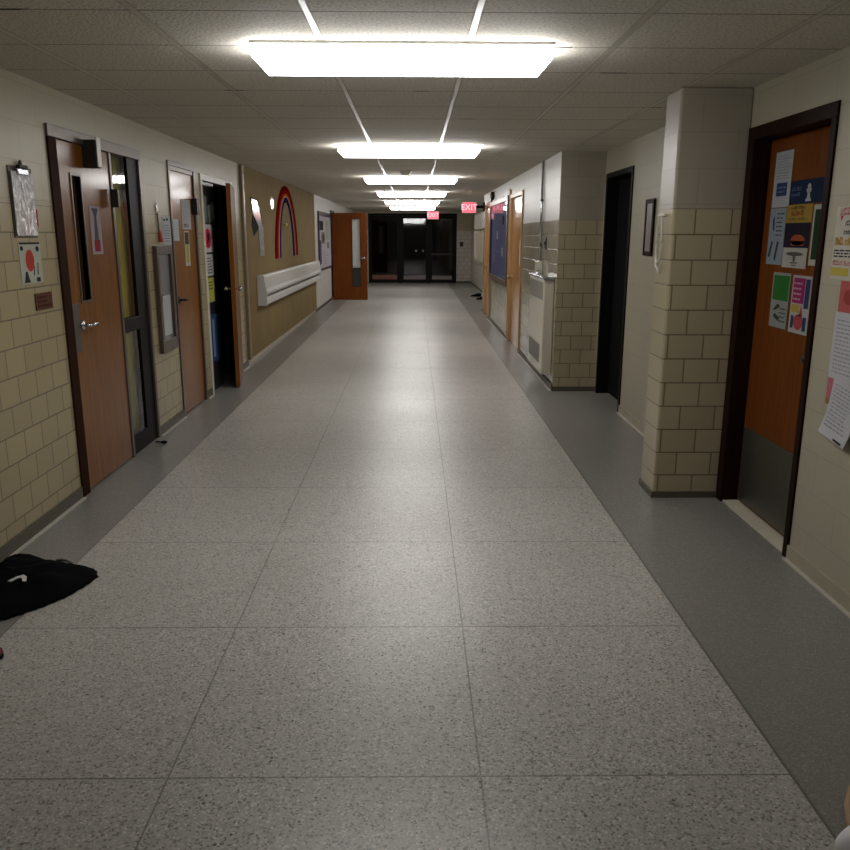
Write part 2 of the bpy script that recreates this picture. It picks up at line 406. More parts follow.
# door 3 (ajar, seen edge on)
d3 = root('door_3', 'open doorway to a dark room, wooden leaf seen edge on', kind='structure')
mb = MB().box(XL - WT, XL + .015, 8.12, 8.19, 0, 2.14, .003).box(XL - WT, XL + .015, 8.12, 9.52, 2.14, 2.20, .003)
mb.build('frame', M_CREAMF, d3)
MB().box(XL - WT, XL + .012, 9.46, 9.52, 0, 2.14, .003).build('jamb', M_DGREY, d3)
hx, hy = XL + .03, 9.45; lx, ly = -1.912, 8.52
dv = Vector((lx - hx, ly - hy, 0)); ln_ = dv.length; dv.normalize(); nv = Vector((-dv.y, dv.x, 0)) * -1
if nv.x < 0: nv = -nv
lf = MB().prism([Vector((hx, hy, .012)) - nv * .022, Vector((lx, ly, .012)) - nv * .022, Vector((lx, ly, .012)) + nv * .022, Vector((hx, hy, .012)) + nv * .022], (0, 0, 2.12)).build('door_panel', M_WOOD, d3)
for sgn in (-1, 1):
    a = Vector((lx, ly, 1.06)) - dv * .07 + nv * sgn * .022
    MB().cyl(a, a + nv * sgn * .035, .01).ball(a + nv * sgn * .05, .027).build('handle', M_CHROME, lf, True)
# door 4 (postered)
d4 = root('door_4', 'brown door with steel kick plate, covered with posters', kind='structure')
a, b = XR - .012, XR + WT
mb = MB().box(a, b, 3.81, 3.86, 0, 2.15, .003).box(a, b, 4.715, 4.80, 0, 2.15, .003).box(a, b, 3.81, 4.80, 2.15, 2.22, .003)
mb.build('frame', M_WOODD, d4)
lf = MB().box(XR + .09, XR + .135, 3.865, 4.71, .02, 2.145).build('door_panel', M_WOODR, d4)
MB().box(XR + .086, XR + .09, 3.88, 4.695, .03, .49, .001).build('kick_plate', M_STEEL, lf)['label'] = 'brushed steel kick plate'
knob(lf, XR + .09, 3.925, 1.02, -1, M_DGREY)
MB().box(XR + .0, XR + WT, 3.86, 4.715, 0, .012, .002).build('threshold', M_SILL, d4)
# dark doorway 5
d5 = root('door_5', 'black framed doorway into an unlit room', kind='structure')
frame_x(d5, XR, -1, 7.28, 8.28, 2.22, .05, M_BLKM)
lf = MB().box(XR + .11, XR + .15, 7.335, 8.225, .012, 2.165).build('door_panel', M_BLACK, d5)  # black leaf fills the opening in place of the unlit room's darkness
knob(lf, XR + .11, 7.42, 1.0, -1, M_DGREY)
# door 6, 7 wooden in block
def wood_door(name, y0, y1, label, paperless=True):
    r = root(name, label, kind='structure')
    frame_x(r, XB, -1, y0, y1, 2.22, .06, M_OAK, proud=.02)
    lf = MB().box(XB + .02, XB + .065, y0 + .065, y1 - .065, .012, 2.155).build('door_panel', M_WOODO, r)
    for z in (.30, 1.05, 1.85):
        MB().cyl((XB + .012, y0 + .075, z - .05), (XB + .012, y0 + .075, z + .05), .01).box(XB + .012, XB + .02, y0 + .07, y0 + .11, z - .05, z + .05).build('hinge', M_DGREY, lf)
    knob(lf, XB + .02, y1 - .14, 1.0, -1, M_BRASS)
    return r
wood_door('door_6', 11.12, 12.50, 'orange wooden door beyond the water fountain')
wood_door('door_7', 15.9, 16.95, 'orange wooden door beyond the display case')
# open door 8
d8 = root('door_8', 'wooden door standing open across the far left of the corridor', kind='structure')
frame_x(d8, XL, 1, 20.46, 21.44, 2.22, .05, M_BLKM)
x0, x1, y0, y1 = XL + .045, -1.19, 20.46, 20.505
wx0, wx1 = x0 + .50, x0 + .69; wz0, wz1 = .36, 2.00
lf = (MB().box(x0, wx0, y0, y1, .012, 2.15).box(wx1, x1, y0, y1, .012, 2.15).box(wx0, wx1, y0, y1, .012, wz0).box(wx0, wx1, y0, y1, wz1, 2.15)).build('door_panel', M_WOODF, d8)
MB().box(wx0 - .014, wx0, y0 - .006, y1 + .006, wz0 - .014, wz1 + .014).box(wx1, wx1 + .014, y0 - .006, y1 + .006, wz0 - .014, wz1 + .014).box(wx0, wx1, y0 - .006, y1 + .006, wz0 - .014, wz0).box(wx0, wx1, y0 - .006, y1 + .006, wz1, wz1 + .014).box(wx0, wx1, y0 - .003, y1 + .003, .80, .815).build('window_trim', M_DGREY, lf)
MB().box(wx0, wx1, 20.48, 20.486, .815, wz1).build('pane', pm('pale_pane', (.66, .66, .63), .3), lf)['label'] = 'pale upper pane'  # opaque pale colour stands in for reflection and the wall seen through
MB().box(wx0, wx1, 20.48, 20.486, wz0, .80).build('pane', pm('dark_pane', (.06, .06, .055), .15), lf)['label'] = 'dark lower pane'
MB().cyl((x1 - .07, y0, 1.05), (x1 - .07, y0 - .05, 1.05), .022).tube([(x1 - .07, y0 - .05, 1.05), (x1 - .19, y0 - .055, 1.05)], .012).build('handle', M_CHROME, lf, True)
for z in (.3, 1.1, 1.9):
    MB().cyl((x0 - .008, y0 - .004, z - .06), (x0 - .008, y0 - .004, z + .06), .012).build('hinge', M_DGREY, lf)

# entrance at the end
en = root('door_9', 'dark glazed entrance doors at the end of the corridor', kind='structure')
ya, yb = YE + .02, YE + .10
mb = MB().box(-1.58, 1.455, ya, yb, 2.26, 2.34)
for a, b in ((-1.58, -1.53), (-.53, -.44), (.46, .545), (1.37, 1.455)): mb.box(a, b, ya, yb, 0, 2.26)
mb.build('frame', M_BLKM, en)
def glazed(x0, x1, kick, kickmat, name, bar=None, hnd=None):
    l = (MB().box(x0, x0 + .07, ya + .02, yb - .02, .02, 2.25).box(x1 - .07, x1, ya + .02, yb - .02, .02, 2.25)
         .box(x0 + .07, x1 - .07, ya + .02, yb - .02, 2.17, 2.25).box(x0 + .07, x1 - .07, ya + .02, yb - .02, .02, .12)).build(name, M_BLKM, en)
    MB().box(x0 + .07, x1 - .07, ya + .025, yb - .03, .12, kick).build('kick_panel', kickmat, l)  # panel colours paint in what the bottom rail reflects
    MB().box(x0 + .07, x1 - .07, ya + .036, ya + .044, kick, 2.17).build('pane', M_GLASSD, l)
    if bar: MB().box(x0 + .03, x1 - .03, ya - .05, ya + .01, bar, bar + .06, .01).build('push_bar', M_DGREY, l)
    for hxx in hnd or (): MB().cyl((hxx, ya + .02, 1.09), (hxx, ya - .03, 1.09), .015).ball((hxx, ya - .04, 1.09), .04).build('handle', M_CHROME, l, True)
glazed(-1.53, -.53, .27, pm('red_brown_kick_panel', (.22, .07, .04), .4), 'sidelight')
glazed(-.44, .46, .25, pm('grey_kick_panel', (.20, .17, .16), .3), 'door_leaf', None, (.06, .30))
glazed(.545, 1.37, .25, MATS['grey_kick_panel'], 'door_leaf', .95)

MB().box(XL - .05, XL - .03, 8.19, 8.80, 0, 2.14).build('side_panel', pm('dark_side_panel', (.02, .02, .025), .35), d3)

# tackboard panel
tb = root('tack_panel', 'tan full height tackboard wall covering beyond the dark doorway', 'tackboard')
MB().box(XL, XL + .018, 10.12, 17.10, .08, H - .003).build('board', pm('tan_tackboard', (.23, .165, .072), .75, var=.18, scale=2.5, bump=.15, spec=.12), tb)
MB().box(XL, XL + .035, 9.98, 10.06, 0.08, H - .003, .004).build('post', pm('tan_post', (.19, .14, .075), .5), tb)
MB().box(XL, XL + .028, 10.065, 10.115, .08, H - .003, .006).build('edge_strip', M_BRASS, tb)['label'] = 'brassy metal edge strip'
MB().box(XL, XL + .03, 17.10, 17.16, .08, H - .003, .004).build('edge_strip', M_CREAMF, tb)['label'] = 'white end strip'
TF = XL + .018

# ------------------------------------------------------------------ papers
INK = {}
def ink(c):
    if c not in INK: INK[c] = pm('ink_%02d' % len(INK), tuple(q * .86 for q in c), .8, var=.1, spec=.12)
    return INK[c]
def paper(name, label, cat, plane, x, a0, a1, z0, z1, col, shapes=(), tilt=0, group=None, thick=.0015, curl=0, frame=None, gloss=.55):
    """plane 'L' (left wall), 'R' (right wall, viewed left = larger y), 'F' facing -y. shapes: (colour, [polys in 0..1 units], part name)"""
    w = a1 - a0; h = z1 - z0; am = (a0 + a1) / 2; zm = (z0 + z1) / 2
    ct, st = math.cos(tilt), math.sin(tilt)
    def P(s, t, d):
        u = (s - .5) * w; v = (t - .5) * h
        u, v = u * ct - v * st, u * st + v * ct
        if plane == 'L': return Vector((x + d, am + u, zm + v))
        if plane == 'R': return Vector((x - d, am - u, zm + v))
        return Vector((am + u, x - d, zm + v))
    r = root(name, label, cat, group)
    mb = MB(); g = 6
    vec = P(0, 0, thick) - P(0, 0, 0)
    grid = [[None] * 2 for _ in range(g + 1)]
    top = [[mb.bm.verts.new(P(i, j / g, thick + .001 + curl * (1 - j / g) ** 3)) for i in (0, 1)] for j in range(g + 1)]
    bot = [[mb.bm.verts.new(P(i, j / g, .0006 + curl * (1 - j / g) ** 3)) for i in (0, 1)] for j in range(g + 1)]
    F = mb.bm.faces.new
    for j in range(g):
        F((top[j][0], top[j][1], top[j + 1][1], top[j + 1][0])); F((bot[j][0], bot[j + 1][0], bot[j + 1][1], bot[j][1]))
        F((top[j][0], top[j + 1][0], bot[j + 1][0], bot[j][0])); F((top[j][1], bot[j][1], bot[j + 1][1], top[j + 1][1]))
    F((top[0][0], bot[0][0], bot[0][1], top[0][1])); F((top[g][0], top[g][1], bot[g][1], bot[g][0]))
    mb.build('sheet', ink(col), r)
    for k, (c, polys, pn) in enumerate(shapes):
        m2 = MB()
        for pl in polys:
            cv = curl * (1 - sum(q[1] for q in pl) / len(pl)) ** 3 * 1.15
            vs = [m2.bm.verts.new(P(s, t, thick + .0014 + .0006 * k + cv)) for s, t in pl]
            try: m2.bm.faces.new(vs)
            except ValueError: pass
        m2.build(pn, ink(c), r)
    return r
def rect(a, b, c, d): return [(a, c), (b, c), (b, d), (a, d)]
def oval(cx, cy, rx, ry, n=18): return [(cx + rx * math.cos(i * 2 * math.pi / n), cy + ry * math.sin(i * 2 * math.pi / n)) for i in range(n)]
def words(a, b, c, d, rows, fill=.55, seed=1):
    """rows of word-length strokes standing for print too small to read"""
    rnd = random.Random(seed); out = []; rh = (d - c) / rows
    for i in range(rows):
        s = a; y = d - (i + .8) * rh; end = a + (b - a) * rnd.uniform(.72, 1)
        while s < end - .02:
            w = rnd.uniform(.05, .16); e = min(s + w, end)
            if rows <= 2:      # headings: separate letter strokes
                q = s
                while q < min(s + .3, end) - .02:
                    lw = rnd.uniform(.03, .05); hh = rh * fill * rnd.choice((1, .75, .75, 1.1))
                    out.append(rect(q, q + lw * .38, y, y + hh))
                    k = rnd.random()
                    if k > .3: out.append(rect(q + lw * .38, q + lw, y + hh * .72, y + hh))
                    if k < .7: out.append(rect(q + lw * .38, q + lw, y, y + hh * .25))
                    if k > .8: out.append(rect(q + lw * .7, q + lw, y, y + hh * .72))
                    q += lw + .014
                s = q + .04
                continue
            out.append(rect(s, e, y, y + rh * fill)); s = e + .03
    return out
W = (.72, .72, .74); K = (.03, .03, .035); GREY = (.35, .36, .38)

# clipboard with plastic sleeve
cb = root('clipboard', 'clipboard with crinkled clear sleeve hanging beside the nearest left door', 'clipboard')
MB().box(XL + .001, XL + .006, 4.315, 4.575, 1.60, 1.965, .002).build('board', pm('clipboard_board', (.05, .035, .025), .5), cb)
MB().box(XL + .006, XL + .009, 4.335, 4.56, 1.615, 1.93).build('paper_stack', ink(W), cb)
def sleeve():
    m, t, o = nt('plastic_sleeve'); b = bsdf(t, o, .16, 0, .9); b.inputs['Coat Weight'].default_value = 1; b.inputs['Base Color'].default_value = (.62, .62, .65, 1)
    oc, _ = objcoord(t); mp = N(t, 'Mapping'); mp.inputs['Scale'].default_value = (1, 8, 4); L(t, oc, mp.inputs[0])
    n = N(t, 'TexNoise'); n.inputs['Scale'].default_value = 2.2; n.inputs['Detail'].default_value = 3; L(t, mp.outputs[0], n.inputs['Vector'])
    bp = N(t, 'Bump'); bp.inputs['Strength'].default_value = 1; bp.inputs['Distance'].default_value = .05
    L(t, n.outputs[0], bp.inputs['Height']); L(t, bp.outputs[0], b.inputs['Normal']); return m
MB().box(XL + .009, XL + .014, 4.33, 4.567, 1.61, 1.94, .003).build('sleeve', sleeve(), cb)
cl = MB().box(XL + .006, XL + .024, 4.385, 4.505, 1.925, 1.955, .004).build('clip', M_CHROME, cb)
MB().cyl((XL + .02, 4.40, 1.965), (XL + .02, 4.49, 1.965), .011).ball((XL + .012, 4.445, 1.985), .016, (.5, 1, 1)).build('clip_spring', M_DGREY, cl)
MB().cyl((XL + .012, 4.572, 1.66), (XL + .012, 4.576, 1.75), .005).build('pen', pm('red_plastic', (.5, .03, .04), .3), cb)['label'] = 'red pen'
paper('poster', 'small white poster with a red picture, taped under the clipboard', 'poster', 'L', XL, 4.343, 4.592, 1.355, 1.575, (.50, .52, .44),
      [((.5, .06, .05), [oval(.45, .56, .2, .27)], 'picture'), (K, [rect(.03, .97, .955, 1.0), [(.1, .03), (.38, .03), (.28, .3), (.2, .3)], oval(.12, .86, .07, .06), oval(.84, .84, .08, .07), rect(.68, .86, .03, .14), [(.55, .2), (.6, .2), (.66, .42), (.62, .42)], [(.74, .2), (.79, .2), (.82, .5), (.78, .5)]], 'lettering')])
pq = paper('room_sign', 'small brown room number plate below the red picture poster', 'sign', 'L', XL, 4.465, 4.668, 1.205, 1.298, (.13, .055, .03),
           [((.05, .02, .012), words(.08, .92, .12, .9, 3, .5, 3), 'lettering')], thick=.006)
paper('door_sign', 'narrow notice with a dark figure in a red skirt on the nearest left door', 'notice', 'L', XL, 5.335, 5.515, 1.49, 1.80, (.42, .36, .38),
      [((.10, .10, .12), [[(.2, .95), (.8, .95), (.6, .78), (.7, .30), (.3, .30), (.4, .78)]], 'figure'), ((.30, .03, .05), [rect(.24, .78, .06, .3)], 'skirt')])
# framed cabinet between doors
fc = root('wall_case', 'tall narrow grey glazed case recessed between the first two left doors', 'wall case')
(MB().box(XL + .001, XL + .035, 6.55, 6.60, .66, 1.53, .004).box(XL + .001, XL + .035, 6.92, 6.97, .66, 1.53, .004)
 .box(XL + .001, XL + .035, 6.60, 6.92, 1.46, 1.53, .004).box(XL + .001, XL + .035, 6.60, 6.92, .66, .76, .004)).build('frame', M_GREYF, fc)
MB().box(XL + .001, XL + .012, 6.60, 6.92, .76, 1.46).build('door', pm('case_door', (.26, .26, .27), .25, .3), fc)
MB().box(XL + .012, XL + .016, 6.67, 6.88, .79, 1.12).build('inner_panel', pm('case_panel', (.45, .45, .47), .3), fc)
MB().box(XL + .012, XL + .03, 6.62, 6.64, 1.08, 1.16, .003).build('latch', M_CHROME, fc)
hd = root('hanging_ornament', 'small ornament with silver star and red tail above the narrow wall case', 'ornament')
st = [Vector((XL + .004, 6.72 + math.cos(k * math.pi / 5 + math.pi / 2) * (.045 if k % 2 == 0 else .02), 1.83 + math.sin(k * math.pi / 5 + math.pi / 2) * (.045 if k % 2 == 0 else .02))) for k in range(10)]
MB().prism(st, (.006, 0, 0)).build('star', pm('silver_foil', (.6, .58, .55), .25, .6), hd)
MB().tube([(XL + .007, 6.72, 1.79), (XL + .008, 6.727, 1.7), (XL + .007, 6.73, 1.65)], .006).build('cord', M_GREYF, hd)
MB().cyl((XL + .012, 6.732, 1.65), (XL + .012, 6.745, 1.56), .008, .022).build('tassel', pm('red_yarn', (.45, .07, .05), .8), hd)
paper('notice', 'white notice taped to the wall between the narrow case and the second left door', 'notice', 'L', XL, 6.85, 7.075, 1.535, 1.765, (.52, .53, .57),
      [(K, [oval(.25, .88, .1, .05), oval(.6, .9, .12, .05)] + words(.1, .9, .1, .75, 7, .25, 4), 'print')])
D2 = XL - .005
paper('notice', 'small pale blue notice at the latch edge of the second left door', 'notice', 'L', D2, 7.18, 7.335, 1.565, 1.75, (.50, .56, .58), [(GREY, words(.1, .9, .1, .9, 8, .25, 5), 'print')])
paper('notice', 'grey printed sheet highest on the second left door', 'notice', 'L', D2, 7.46, 7.75, 1.665, 1.93, (.46, .46, .46), [(GREY, words(.1, .9, .25, .95, 9, .25, 6), 'print'), (K, words(.15, .85, .05, .2, 1, .7, 7), 'heading')])
paper('flyer', 'dark green and yellow flyer under the grey sheet on the second left door', 'flyer', 'L', D2, 7.49, 7.65, 1.335, 1.65, (.5, .48, .38),
      [((.08, .07, .04), [rect(.1, .9, .62, .96)], 'dark_block'), ((.42, .36, .06), [rect(.25, .75, .1, .6)], 'yellow_block')])
# papers on the dark side panel
CX = XL - .03
paper('poster', 'white poster with a red round emblem at the near side of the dark doorway', 'poster', 'L', CX, 8.24, 8.64, 1.44, 1.72, (.62, .58, .58), [((.6, .03, .07), [oval(.5, .5, .34, .36)], 'emblem'), (K, [oval(.55, .56, .12, .14), [(.35, .3), (.5, .3), (.6, .5), (.5, .5)]], 'emblem_centre')])
paper('notice', 'white printed notice below the red emblem poster in the dark doorway', 'notice', 'L', CX, 8.27, 8.62, 1.20, 1.42, (.6, .6, .6), [(K, words(.1, .9, .1, .9, 6, .4, 8), 'print')])
paper('notice', 'yellow-green sheet lowest of the papers in the dark doorway', 'notice', 'L', CX, 8.28, 8.60, .93, 1.18, (.50, .50, .10), [(K, words(.1, .9, .5, .9, 3, .4, 9), 'print')])
paper('poster', 'tall blue poster low down at the near side of the dark doorway', 'poster', 'L', CX, 8.26, 8.70, .30, .80, (.03, .07, .18), [((.2, .27, .4), [rect(.35, .55, .1, .9)], 'stripe')])
paper('notice', 'grey sheet highest at the near side of the dark doorway', 'notice', 'L', CX, 8.20, 8.46, 1.74, 2.0, (.22, .24, .22))
paper('notice', 'tilted grey sheet above the red emblem poster in the dark doorway', 'notice', 'L', CX, 8.50, 8.76, 1.75, 1.93, (.20, .22, .21), tilt=.2)
# cutout, plate, rainbow on the tackboard
co = root('paper_cutout', 'tall paper cutout on the tackboard, white head above speckled grey body', 'cutout')
rnd0 = random.Random(5)
def py(pts, d): return [Vector((TF + d, y, z)) for y, z in pts]
MB().prism(py([(10.50, 2.09), (10.95, 2.06), (11.22, 1.86), (11.24, 1.72), (10.95, 1.70), (10.62, 1.60), (10.50, 1.74), (10.58, 1.84)], .001), (.004, 0, 0)).build('backing', M_BLACK, co)
MB().prism(py([(10.55, 2.07), (10.88, 2.05), (11.14, 1.86), (11.20, 1.74), (10.98, 1.72), (10.75, 1.82), (10.60, 1.88)], .005), (.004, 0, 0)).build('head', pm('bright_white_card', (.92, .92, .92), .2, var=.02, spec=.8, coat=1), co)
MB().prism(py([(10.93, 1.72), (11.25, 1.74), (11.30, 1.34), (10.98, 1.34)], .005), (.003, 0, 0)).build('body', pm('speckled_grey_paper', (.24, .22, .22), .6, var=.7, scale=40), co)
fl = MB()
for k in range(16):
    yy = 10.97 + rnd0.random() * .28; zz = 1.37 + rnd0.random() * .36
    fl.prism(py([(yy, zz), (yy + .05, zz + .005), (yy + .04, zz + .03), (yy + .005, zz + .025)], .0085), (.001, 0, 0))
tag(fl.build('speckles', MATS['bright_white_card'], co), kind='stuff')
o = MB().cyl((TF + .001, 12.06, 2.065), (TF + .008, 12.06, 2.065), .085).build('paper_plate', MATS['bright_white_card'])
o.data.transform(Matrix.Translation((0, 12.06, 2.065)) @ Matrix.Diagonal((1, 1.45, .95, 1)) @ Matrix.Translation((0, -12.06, -2.065)))
tag(o, 'small white oval plate pinned left of the rainbow', 'paper plate')
o = MB().ball((TF + .032, 13.1, 1.775), .03).build('push_pin', pm('yellow_plastic', (.6, .5, .15), .4), None, True); tag(o, 'yellowish dot pinned inside the rainbow arch', 'push pin')
rb = root('rainbow_banner', 'big paper rainbow arch pinned on the tan tackboard', 'rainbow')
cyc, czc = 13.35, 1.27
bands = [((.16, .006, .008), 'dark_red_band'), ((.26, .010, .012), 'red_band'), ((.42, .10, .015), 'orange_band'), ((.50, .33, .12), 'yellow_band'), ((.012, .025, .16), 'blue_band'), ((.03, .008, .05), 'purple_band')]
edges = [0, .24, .48, .60, .70, .88, 1.0]
n = 28
for k, (c, nm) in enumerate(bands):
    m2 = MB(); f0, f1 = edges[k], edges[k + 1]
    def pt(f, a, d):
        ry = 1.17 + (.66 - 1.17) * f; rz = 1.11 + (.86 - 1.11) * f
        return Vector((TF + d, cyc - ry * math.cos(a), czc + rz * math.sin(a)))
    rows = []
    for i in range(n + 1):
        a = math.pi * i / n; rows.append([m2.bm.verts.new(p) for p in (pt(f0, a, .002), pt(f1, a, .002), pt(f1, a, .012), pt(f0, a, .012))])
    for r0, r1 in zip(rows, rows[1:]):
        for q in range(4): m2.bm.faces.new((r0[q], r0[(q + 1) % 4], r1[(q + 1) % 4], r1[q]))
    m2.bm.faces.new(rows[0]); m2.bm.faces.new(rows[-1][::-1])
    m2.build(nm, pm('rainbow_' + nm, c, .9, spec=0), rb)

# wall heater / convector
ht = root('wall_heater', 'long white metal convector cover on the tan tackboard', 'wall heater')
prof = [(0, .70), (.10, .70), (.115, .715), (.115, .775), (.085, .79), (.085, .835), (.115, .85), (.115, .875), (.075, .90), (.075, 1.065), (.055, 1.09), (0, 1.09)]
MB().prism([Vector((TF + .001 + a, 10.72, z)) for a, z in prof], (0, 6.32, 0)).build('cover', pm('white_enamel', (.64, .63, .60), .35, var=.04), ht)
for y in (10.70, 17.04): MB().prism([Vector((TF + .001 + a * 1.06, y, .695 + (z - .70) * 1.02)) for a, z in ((0, .70), (.115, .70), (.115, .88), (.08, 1.09), (0, 1.09))], (0, .02, 0)).build('end_cap', MATS['white_enamel'], ht)
m2 = MB()
for i in range(90): m2.box(TF + .086, TF + .089, 10.80 + i * .069, 10.845 + i * .069, .80, .825)
g = m2.build('outlet_grille', M_DGREY, ht); g['kind'] = 'stuff'

# far left bulletin board
bb = root('bulletin_board', 'bulletin board with lilac backing before the open far door', 'bulletin board')
MB().box(XL + .001, XL + .02, 17.86, 20.35, .86, 2.08).build('backing', pm('lilac_backing', (.50, .46, .55), .6), bb)
(MB().box(XL + .001, XL + .035, 17.80, 17.88, .84, 2.12).box(XL + .001, XL + .035, 20.33, 20.40, .84, 2.12).box(XL + .001, XL + .035, 17.88, 20.33, 2.03, 2.12).box(XL + .001, XL + .035, 17.88, 20.33, .84, .88)).build('border', pm('dark_border', (.05, .03, .05), .6), bb)
BF = XL + .02
paper('notice', 'black paper shape upper left on the lilac bulletin board', 'notice', 'L', BF, 18.0, 18.7, 1.72, 1.92, K)
paper('notice', 'brown round drawing on the lilac bulletin board', 'notice', 'L', BF, 18.3, 19.0, 1.42, 1.68, (.32, .30, .24), [((.12, .08, .04), [oval(.5, .5, .35, .35)], 'drawing')])
paper('notice', 'pale green sheet on the right of the lilac bulletin board', 'notice', 'L', BF, 19.2, 19.95, 1.5, 1.95, (.45, .52, .42), [(GREY, words(.1, .9, .1, .9, 6, .3, 11), 'print')])
paper('notice', 'small sheet with a dark green square on the lilac bulletin board', 'notice', 'L', BF, 19.45, 19.95, 1.3, 1.46, (.42, .45, .40), [((.05, .12, .05), [rect(.1, .6, .1, .9)], 'square')])
paper('notice', 'dark violet strip lower left on the lilac bulletin board', 'notice', 'L', BF, 17.95, 18.25, .98, 1.5, (.12, .09, .18))
paper('notice', 'large white sheet lowest on the lilac bulletin board', 'notice', 'L', BF, 18.5, 19.8, .92, 1.27, (.60, .58, .62), [(GREY, words(.1, .9, .1, .9, 5, .3, 12), 'print')])

# ------------------------------------------------------------------ right side items
DX = XR + .09
paper('notice', 'tall white notice with a navy box, highest on the brown postered door', 'notice', 'R', DX, 4.42, 4.628, 1.775, 2.07, (.40, .42, .44),
      [((.03, .05, .13), [rect(.2, .82, .20, .44)], 'navy_box'), ((.25, .26, .28), words(.15, .9, .5, .95, 9, .3, 21), 'print'), ((.2, .3, .5), words(.28, .75, .25, .4, 2, .4, 22), 'box_print')])
paper('poster', 'wide navy poster with a white statue, beside the tall notice on the brown door', 'poster', 'R', DX, 4.05, 4.415, 1.785, 1.905, (.015, .025, .06),
      [((.10, .14, .25), words(.05, .42, .3, .75, 2, .6, 23), 'lettering'), ((.42, .46, .46), [rect(.50, .66, .08, .2), [(.53, .2), (.63, .2), (.61, .5), (.55, .5)], oval(.58, .68, .05, .14), [(.52, .45), (.64, .45), (.66, .6), (.5, .6)]], 'statue')])
paper('poster', 'pale blue poster with dark brush strokes at the hinge side of the brown door', 'poster', 'R', DX, 4.436, 4.63, 1.465, 1.77, (.26, .30, .34),
      [((.03, .04, .06), [[(.25, .62), (.36, .60), (.30, .86), (.2, .80)], [(.08, .15), (.2, .12), (.34, .40), (.24, .42)], [(.48, .10), (.58, .06), (.72, .40), (.60, .42)]] + words(.45, .92, .5, .95, 6, .3, 24), 'strokes')])
paper('poster', 'poster with yellow heading over a dark red-lit picture on the brown door', 'poster', 'R', DX, 4.145, 4.428, 1.56, 1.782, (.36, .24, .05),
      [((.02, .015, .03), [rect(0, 1, 0, .58)], 'picture'), ((.30, .07, .03), [oval(.55, .18, .28, .13), rect(.3, .8, .05, .16)], 'glow'), ((.25, .05, .02), words(.2, .85, .72, .86, 1, .8, 25), 'heading'), ((.12, .07, .02), words(.1, .9, .62, .70, 1, .7, 26) + words(.15, .85, .88, .97, 1, .7, 27), 'print')])
paper('flyer', 'white flyer with a spreading tree, below the yellow headed poster', 'flyer', 'R', DX, 4.155, 4.428, 1.455, 1.562, (.42, .42, .37),
      [((.10, .10, .09), [oval(.5, .68, .36, .10), [(.46, .3), (.54, .3), (.56, .62), (.44, .62)], rect(.35, .65, .22, .28), rect(.42, .6, .1, .15)] + words(.2, .8, .4, .56, 2, .4, 28), 'tree')])
paper('flyer', 'dark green flyer with white margin at the latch side of the brown door', 'flyer', 'R', DX, 4.03, 4.13, 1.475, 1.775, (.40, .42, .38), [((.02, .045, .02), [rect(.18, 1, .1, .92)], 'green_panel')])
paper('flyer', 'half green half grey flyer, lower left on the brown door', 'flyer', 'R', DX, 4.302, 4.512, 1.125, 1.425, (.27, .30, .27),
      [((.03, .16, .03), [rect(.06, .96, .5, .95)], 'green_block'), ((.05, .06, .05), [[(.15, .3), (.4, .44), (.6, .4), (.35, .32)], [(.2, .2), (.5, .12), (.6, .18), (.3, .26)]] + words(.55, .95, .1, .4, 4, .35, 29), 'drawing')])
paper('flyer', 'magenta and yellow flyer, lower right on the brown door', 'flyer', 'R', DX, 4.065, 4.272, 1.12, 1.42, (.42, .42, .42),
      [((.30, .03, .13), [rect(.06, .68, .52, .96)], 'magenta_block'), ((.45, .34, .08), [rect(.06, .5, .36, .5)], 'yellow_block'), ((.38, .07, .08), [oval(.5, .2, .25, .14), [(.5, .3), (.7, .3), (.6, .5)]], 'red_shape'), ((.04, .05, .12), [rect(.72, .95, .45, .95), rect(.1, .24, .08, .3), rect(.75, .92, .06, .3)], 'navy_print'), ((.55, .3, .38), words(.12, .62, .56, .92, 4, .35, 30), 'print')])
paper('poster', 'white poster with red and gold headings right of the brown door', 'poster', 'R', XR, 3.46, 3.725, 1.43, 1.75, (.60, .57, .50),
      [((.45, .02, .05), words(.12, .95, .86, .98, 1, .8, 31) + [[(.14, .86), (.24, .9), (.18, .8)]] + words(.05, .9, .18, .26, 1, .8, 34), 'red_heading'), ((.03, .03, .04), words(.32, .9, .72, .82, 1, .7, 32) + words(.3, .92, .60, .70, 1, .7, 33) + words(.05, .95, .30, .42, 3, .5, 36), 'print'), ((.60, .33, .03), words(.05, .98, .45, .57, 1, .85, 37), 'gold_heading'), ((.55, .45, .08), [rect(.02, .6, .05, .16)], 'yellow_block')])
paper('notice', 'red-pink sheet directly under the poster with gold headings', 'notice', 'R', XR, 3.38, 3.618, 1.288, 1.425, (.50, .12, .12), [((.35, .06, .06), [oval(.35, .5, .2, .25)], 'picture')])
paper('notice', 'large white typed sheet under the red-pink sheet', 'notice', 'R', XR, 3.38, 3.632, .985, 1.286, (.58, .58, .62), [((.30, .30, .34), words(.1, .95, .08, .92, 14, .3, 38), 'print')])
paper('notice', 'small pink card peeling below the white typed sheet', 'notice', 'R', XR, 3.50, 3.63, .86, .982, (.52, .17, .20), [((.30, .20, .08), [rect(.0, .5, .0, .25)], 'corner')])
paper('notice', 'tilted white typed sheet lowest right of the brown door', 'notice', 'R', XR, 3.36, 3.592, .715, .985, (.58, .58, .62), [((.3, .3, .34), words(.1, .92, .15, .92, 12, .3, 39), 'print'), (K, [rect(.6, .9, .02, .06)], 'stamp')], tilt=-.12, curl=.03)
